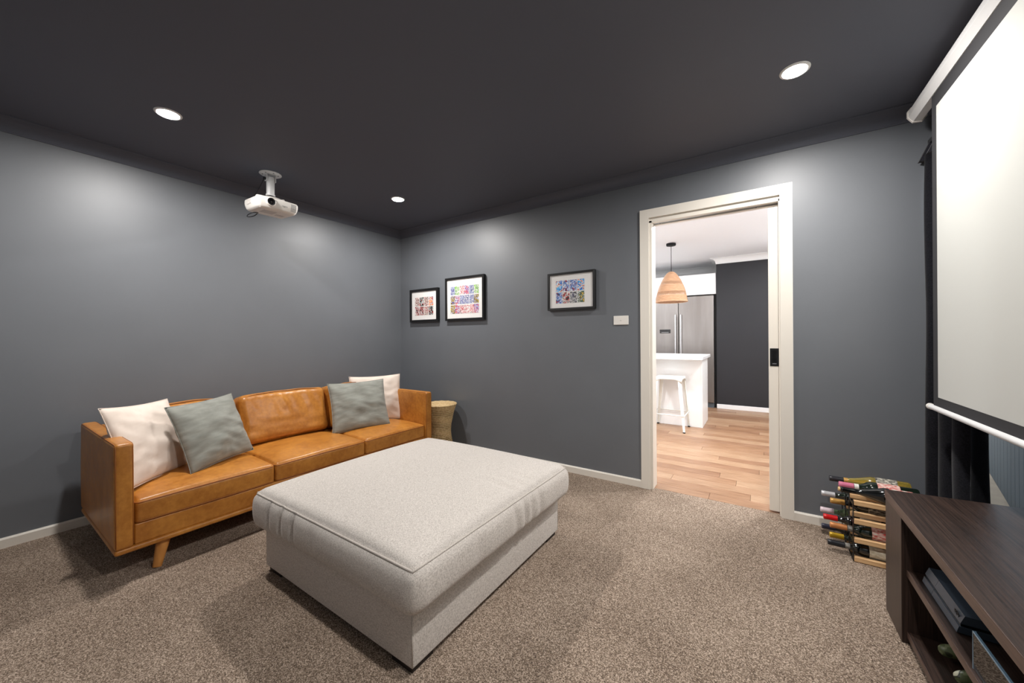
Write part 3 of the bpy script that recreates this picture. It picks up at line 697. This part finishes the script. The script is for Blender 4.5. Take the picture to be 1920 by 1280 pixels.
# ------------------------------------------------------------------ media cabinet
tv = thing('media_cabinet', 'dark wood low media cabinet with open shelves under the projection screen', 'cabinet', (0,0,0))
cx0, cx1, cyf, cyn, ct = 3.957, 4.352, -.742, -2.75, .503
top = mk('top', prism([(cx0, cyf+.004), (cx1, cyf+.040), (cx1, cyn), (cx0, cyn)], 'z', ct-.034, ct), 'darkwood', tv)
mk('edge_band', box(cx0-.0016, cx0, cyn, cyf+.004, ct-.034, ct, .0005, 1), 'darkedge', top)
mk('end_panel', box(cx0, cx1-.012, cyf-.205, cyf, 0, ct-.034, .0015, 1), 'darkwood_v', tv)
mk('end_panel', box(cx0, cx1-.012, cyn, cyn+.205, 0, ct-.034, .0015, 1), 'darkwood_v', tv)
mk('back_panel', box(cx1-.012, cx1, cyn, cyf, .01, ct-.034), 'darkwood', tv)
for z0, z1 in ((.022, .045), (.253, .276)):
    s = mk('shelf', box(cx0+.016, cx1-.012, cyn+.205, cyf-.205, z0, z1, .001, 1), 'darkwood', tv)
    mk('edge_band', box(cx0+.0145, cx0+.016, cyn+.205, cyf-.205, z0, z1), 'darkedge', s)
mk('toe_kick', box(cx0+.04, cx0+.055, cyn+.205, cyf-.205, 0, .022), 'black_leg', tv)
# game console: two slanted slabs
gc = thing('game_console', 'flat dark game console with a slanted split front on the cabinet shelf', 'game console', (3.992, -1.148, .276))
for nm, z0, z1, sl in (('lower_slab', .003, .022, 0), ('upper_slab', .031, .056, .012)):
    for a, c in ((-.137, .052), (.0535, .137)):
        o = mk(nm, prism([(sl*.6+.003, z0), (.29, z0), (.29, z1), (sl+.008, z1)], 'y', a, c), 'console', gc)
mk('disc_slot', box(.012, .28, -.134, .134, .002, .033), 'console_dark', gc)
for yy in (-.1, .1): mk('foot', box(.02, .27, yy-.01, yy+.01, 0, .005), 'console_dark', gc)
text_mesh('lettering', 'PS4', .020, 'console_dark', gc, (.0131, -.105, .0435), (PI/2+.03, 0, -PI/2), .0012)
# controller
gp = thing('game_controller', 'green camouflage game controller on the lowest cabinet shelf', 'game controller', (4.075, -1.11, .045))
bm = softbox(.030, .050, .017, .015, (4,6,2)); bmesh.ops.translate(bm, vec=(.03, 0, .042), verts=bm.verts); mk('body', bm, 'camo', gp, True)
for s in (-1, 1):
    pth = smoothpath([(.032, s*.050, .044), (.0, s*.056, .042), (-.03, s*.060, .034), (-.052, s*.060, .026)], 6)
    mk('grip', tube(pth, .02, 16, taper=lambda t: .020*math.sqrt(max(.02, 1-max(0, (t-.55)/.45)**2.2)) if t > .55 else .0185+.0025*t), 'camo', gp, True)
    mk('thumbstick', lathe([(.007, .056), (.008, .066), (.011, .068), (.010, .071), (.002, .0705)], 16), 'black', gp, True, 40).location = (.012, s*.026, 0)
mk('touchpad', box(.022, .052, -.024, .024, .0585, .0605, .001), 'black', gp)
# smoked glass panel standing on the shelf
gpn = thing('glass_panel', 'upright smoked glass panel with a pale blue edge on the cabinet shelf', 'glass panel', (3.980, -1.62, .276))
mk('pane', box(0, .006, -.19, .185, .002, .094), 'smoke', gpn)
mk('edge_strip', box(-.0005, .0065, -.19, .186, .094, .0985, .001, 1), 'glass_edge', gpn)
mk('edge_strip', box(-.0005, .0065, .1852, .188, .0, .0985), 'glass_edge', gpn)
# ------------------------------------------------------------------ wine rack
RXF, RXB = 3.915, 4.145
wr = thing('wine_rack', 'pine and black steel wine rack between the cabinet and back wall', 'wine rack', (RXF, -.37, 0))
zs = [.004, .100, .196, .290]; ys = [0, .1, .2, .3]
bar = None
for yv in ys:
    for z in zs:
        if bar is None: bar = o = mk('bar', box(0, RXB-RXF, -.011, .011, -.002, .022, .002, 1), 'pine', wr)
        else: o = inst(bar, wr)
        o.location = (0, yv, z)
st = None
for xx in (-.0025, RXB-RXF):
    for yv in ys: mk('steel_upright', box(xx, xx+.002, yv-.010, yv+.010, .002, .311), 'steel_black', wr)
    for z in zs: mk('steel_crossbar', box(xx-.0012, xx+.001, -.010, .31, z-.002, z+.006), 'steel_black', wr)
def glassm(name, c, r=.08): return mat(name, c, r, coat=.6, spec=.7)
M['g_black'] = glassm('black_bottle_glass', lin(14,16,16)); M['g_dkgreen'] = glassm('dark_green_glass', lin(20,32,24)); M['g_green'] = mat('pale_green_glass', lin(150,190,140), .06, trans=.85, ior=1.45, coat=.4); M['g_amber'] = mat('pale_wine_glass', lin(206,184,84), .08, trans=.7, coat=.5)
for nm, c, r in (('silver', (205,205,208), .3), ('gold', (196,150,80), .35), ('pinkwhite', (226,206,214), .35), ('red', (200,22,26), .3), ('copper', (200,132,80), .4), ('gold2', (196,158,42), .3), ('blackcap', (34,36,42), .35), ('navy', (52,54,72), .35), ('pink', (214,120,150), .35), ('cork', (214,178,128), .8), ('darkcap', (44,44,50), .3)):
    M['c_'+nm] = mat(nm+'_capsule_foil', lin(*c), r, .25 if nm in ('silver','gold','gold2','copper') else 0, bump=.1, bscale=120)
for nm, a, c in (('cream', (232,224,205), (190,178,150)), ('blackl', (26,26,28), (210,205,190)), ('redl', (190,40,36), (236,226,214)), ('greyl', (150,146,138), (60,60,58)), ('white', (240,238,234), (226,222,214))):
    M['l_'+nm] = mat(nm+'_paper_label', lin(*a), .6, var=lin(*c), vscale=70, vstretch=(1,1,3), vdetail=2)
def bottle(label, tip, glass, cap, lab, neck_l=.075, cork=False, two=None, bordeaux=True, L=.30):
    t = thing('wine_bottle', label, 'bottle', tip, 0, 'wine bottles in and on the rack')
    R = .0365 if bordeaux else .0395
    pr = [(.0125, .004), (.0138, .006), (.0138, .016), (.0128, .018), (.0135, neck_l), (.016, neck_l+.012)]
    if bordeaux: pr += [(.024, neck_l+.026), (.032, neck_l+.036), (R, neck_l+.052)]
    else: pr += [(.021, neck_l+.035), (.030, neck_l+.066), (R, neck_l+.095)]
    pr += [(R, L-.006), (R-.004, L), (R-.012, L-.001)]
    def ax(b): bmesh.ops.rotate(b, matrix=Matrix.Rotation(PI/2, 3, 'Y'), verts=b.verts); return b
    g = mk('glass_body', ax(lathe(pr, 28)), glass, t, True, 50)
    if cork:
        mk('cork', ax(lathe([(.0095, -.004), (.0105, -.002), (.0105, .006)], 20)), 'c_cork', t, True, 50)
    if cap:
        mk('capsule', ax(lathe([(.012, 0), (.0142, .0015), (.0148, .004), (.0148, .017), (.0142, .019), (.0147, neck_l*.78), (.0145, neck_l*.8)], 24)), cap, t, True, 50)
    s = neck_l+(.062 if bordeaux else .10)
    if lab:
        b = bmesh.new(); prev = None
        for k in range(25):
            a = -2.3+4.6*k/24; row = [b.verts.new((x, (R+.0006)*math.sin(a), (R+.0006)*math.cos(a))) for x in (s+.012, min(s+.095, L-.02))]
            if prev: b.faces.new((prev[0], row[0], row[1], prev[1]))
            prev = row
        mk('label', b, lab, t, True)
    if two:
        b = bmesh.new(); prev = None
        for k in range(25):
            a = 2*PI*k/24; row = [b.verts.new((x, (.0148)*math.sin(a), (.0148)*math.cos(a))) for x in (neck_l*.82, neck_l+.004)]
            if prev: b.faces.new((prev[0], row[0], row[1], prev[1]))
            prev = row
        mk('neck_label', b, two, t, True)
    return t
bottle('bottle with bright red capsule in the wine rack', (3.812, -.22, .142), 'g_black', 'c_red', 'l_cream')
bottle('bottle with plain tan-gold capsule in the top row of the wine rack', (3.842, -.22, .238), 'g_black', 'c_gold', 'l_blackl')
bottle('bottle with shiny yellow-gold capsule in the bottom row of the wine rack', (3.838, -.22, .0475), 'g_dkgreen', 'c_gold2', 'l_redl')
bottle('bottle with copper capsule and grey neck label in the wine rack', (3.828, -.32, .142), 'g_dkgreen', 'c_copper', 'l_redl', two='l_greyl', neck_l=.085)
bottle('bottle with black capsule lowest in the wine rack', (3.818, -.32, .0475), 'g_black', 'c_blackcap', 'l_cream', two='l_greyl', neck_l=.085)
bottle('bottle with silver capsule in the wine rack near the wall', (3.815, -.12, .238), 'g_dkgreen', 'c_silver', 'l_white')
bottle('bottle with pink and white capsule in the rack behind the red one', (3.810, -.12, .142), 'g_green', 'c_pinkwhite', 'l_white')
bottle('bottle with dark navy capsule in the bottom row near the wall', (3.815, -.12, .0475), 'g_black', 'c_navy', 'l_cream')
bottle('amber wine bottle with patterned black label lying on the rack', (3.842, -.185, .3505), 'g_amber', 'c_darkcap', 'l_blackl', two='c_gold', bordeaux=False, L=.32)
bottle('bottle with pink capsule lying on top of the rack between two others', (3.872, -.268, .3505), 'g_dkgreen', 'c_pink', 'l_redl', two='l_white')
bottle('black corked bottle with red label lying on top of the rack', (3.862, -.350, .3505), 'g_black', None, 'l_redl', cork=True, bordeaux=False, L=.31)
# ------------------------------------------------------------------ kitchen furniture
fr = thing('fridge', 'stainless steel double-door fridge seen through the doorway', 'fridge', (0, 0, 0))
mk('cabinet_body', box(1.885, 2.918, 3.90, 4.58, .06, 1.815, .004), 'steel', fr)
for x0, x1, hx in ((1.880, 2.390, 2.352), (2.398, 2.918, 2.436)):
    d = mk('door', box(x0, x1, 3.825, 3.895, .085, 1.815, .006), 'steel', fr)
    hnd = mk('handle', tube([(hx, 3.785, .72), (hx, 3.785, 1.52)], .012, 14), 'chrome', d, True, 50)
    for z in (.76, 1.48): mk('handle_post', tube([(hx, 3.787, z), (hx, 3.828, z)], .007, 10), 'chrome', d, True, 50)
    if x0 < 2: mk('display', box(2.095, 2.270, 3.8225, 3.8255, 1.210, 1.275, .002), 'blackgloss', d); mk('display_icons', box(2.12, 2.24, 3.8215, 3.8226, 1.222, 1.230), 'led', d)
mk('kick_plate', box(1.89, 2.915, 3.86, 3.9, .0, .078), 'fence', fr)
mk('side_panel', box(2.9225, 2.951, 3.90, 4.60, 0, 1.836), 'steel_dark', fr)
oc_ = thing('overhead_cupboard', 'white overhead cupboard above the stainless steel fridge', 'cupboard', (0,0,0))
mk('carcass', box(1.2, 2.95, 3.885, 4.615, 1.838, 2.176), 'kwhite', oc_)
for x0, x1 in ((1.202, 2.03), (2.036, 2.949)): mk('door', box(x0, x1, 3.864, 3.8845, 1.840, 2.174, .002), 'kwhite', oc_)
isl = thing('kitchen_island', 'white kitchen island with stone top in front of the fridge', 'kitchen island', (0,0,0))
mk('cabinet_body', box(1.2, 2.905, 2.285, 2.86, 0, .865, .002), 'kwhite', isl)
mk('worktop', box(1.15, 2.955, 2.05, 2.93, .866, .906, .006), 'stone', isl)
mk('end_panel', box(2.9055, 2.925, 2.284, 2.86, 0, .865, .001), 'kwhite', isl)
stl = thing('bar_stool', 'white metal backless bar stool at the kitchen island', 'stool', (2.585, 2.075, 0))
SH = .655
def seatfn(p, u, v, w_):
    if w_ > 0: p.z -= .006*(1-u*u)*(1-v*v)
    return p
b = softbox(.152, .152, .012, .010, (8,8,1), seatfn); bmesh.ops.translate(b, vec=(0,0,SH-.012), verts=b.verts); mk('seat', b, 'stool', stl, True)
b = bmesh.new()
for k in range(4):
    a = [(-1,-1), (1,-1), (1,1), (-1,1)][k]; c = [(-1,-1), (1,-1), (1,1), (-1,1)][(k+1) % 4]
    P0, P1 = Vector((a[0]*.150, a[1]*.150, 0)), Vector((c[0]*.150, c[1]*.150, 0)); n_ = 10; prev = None
    for i in range(n_+1):
        t = i/n_; q = P0.lerp(P1, t)*1.02; drop = .028+.045*abs(2*t-1)**5
        row = [b.verts.new((q.x, q.y, SH-.008)), b.verts.new((q.x*1.02, q.y*1.02, SH-drop))]
        if prev: b.faces.new((prev[0], row[0], row[1], prev[1]))
        prev = row
bmesh.ops.remove_doubles(b, verts=b.verts[:], dist=.0005); bmesh.ops.solidify(b, geom=b.faces[:], thickness=.002)
mk('seat_skirt', b, 'stool', stl, True)
for sx in (-1, 1):
    for sy in (-1, 1):
        b = bmesh.new(); rings = []
        for z, o_, wd in ((SH-.02, .150, .040), (SH*.5, .172, .032), (.012, .198, .022)):
            O = Vector((sx*o_, sy*o_, z)); t_ = .0025
            pts = [O+Vector((0,0,0)), O-Vector((sx*wd,0,0)), O-Vector((sx*wd,-0*sy,0))-Vector((0,sy*t_,0)), O-Vector((sx*t_,sy*t_,0)), O-Vector((sx*t_,sy*wd,0)), O-Vector((0,sy*wd,0))]
            rings.append([b.verts.new(p) for p in pts])
        for a, c in zip(rings, rings[1:]):
            for i in range(6): b.faces.new((a[i], a[(i+1) % 6], c[(i+1) % 6], c[i]))
        b.faces.new(rings[0]); b.faces.new(rings[-1][::-1])
        lg = mk('leg', b, 'stool', stl)
        mk('rubber_foot', box(min(sx*.201, sx*.174), max(sx*.201, sx*.174), min(sy*.201, sy*.174), max(sy*.201, sy*.174), 0, .014, .002), 'black', lg)
R_ = .186
for a, c in (((-R_,-R_), (R_,-R_)), ((R_,-R_), (R_,R_)), ((R_,R_), (-R_,R_)), ((-R_,R_), (-R_,-R_))):
    mk('footrest', tube([(a[0], a[1], .20), (c[0], c[1], .20)], .006, 10), 'stool', stl, True)
# pendant
pd = thing('pendant_lamp', 'woven rattan bell pendant lamp hanging above the kitchen island', 'pendant lamp', (2.546, 2.40, CH))
mk('canopy', lathe([(.058, 0), (.060, -.003), (.060, -.026), (.056, -.030), (.004, -.031)], 32), 'blackmatte', pd, True, 40)
mk('cord', tube([(0,0,-.03), (0,0,-.40)], .0035, 8), 'blackmatte', pd, True)
mk('lamp_holder', lathe([(.020, -.46), (.022, -.455), (.022, -.405), (.012, -.395), (.004, -.392)], 20), 'blackmatte', pd, True, 40)
def sr(t): return .030+.150*math.sin(min(1, t*1.02)*PI/2)**.72+.012*t*t
SZ0, SZ1 = -.385, -.775
sh = bpy.data.objects.new('shade', None)
b = bmesh.new()
nrr = 58
for i in range(nrr+1):
    t = i/nrr; z = SZ0+(SZ1-SZ0)*t; r = sr(t)
    if .34 < t < .44 or .68 < t < .80: continue
    tube([(r*math.cos(2*PI*k/40), r*math.sin(2*PI*k/40), z) for k in range(40)], .0046, 5, True, bm=b)
shade = mk('shade', b, 'rattan', pd, True)
for t0, t1 in ((.32, .46), (.66, .82)):
    b = bmesh.new(); N = 46
    for k in range(N):
        for s in (-1, 1):
            pth = []
            for q in range(5):
                t = t0+(t1-t0)*q/4; a = 2*PI*k/N+s*.10*(q-2)
                pth.append((sr(t)*math.cos(a), sr(t)*math.sin(a), SZ0+(SZ1-SZ0)*t))
            tube(pth, .0030, 4, bm=b)
    mk('open_weave_band', b, 'rattan', shade, True)
b = bmesh.new(); tube([((sr(1)+.003)*math.cos(2*PI*k/48), (sr(1)+.003)*math.sin(2*PI*k/48), SZ1-.004) for k in range(48)], .009, 8, True, bm=b)
mk('rim', b, 'rattan', shade, True)
b = lathe([(.004, -.383), (.030, -.383), (.032, -.388)], 20, cap=False); mk('top_ring', b, 'rattan', shade, True)
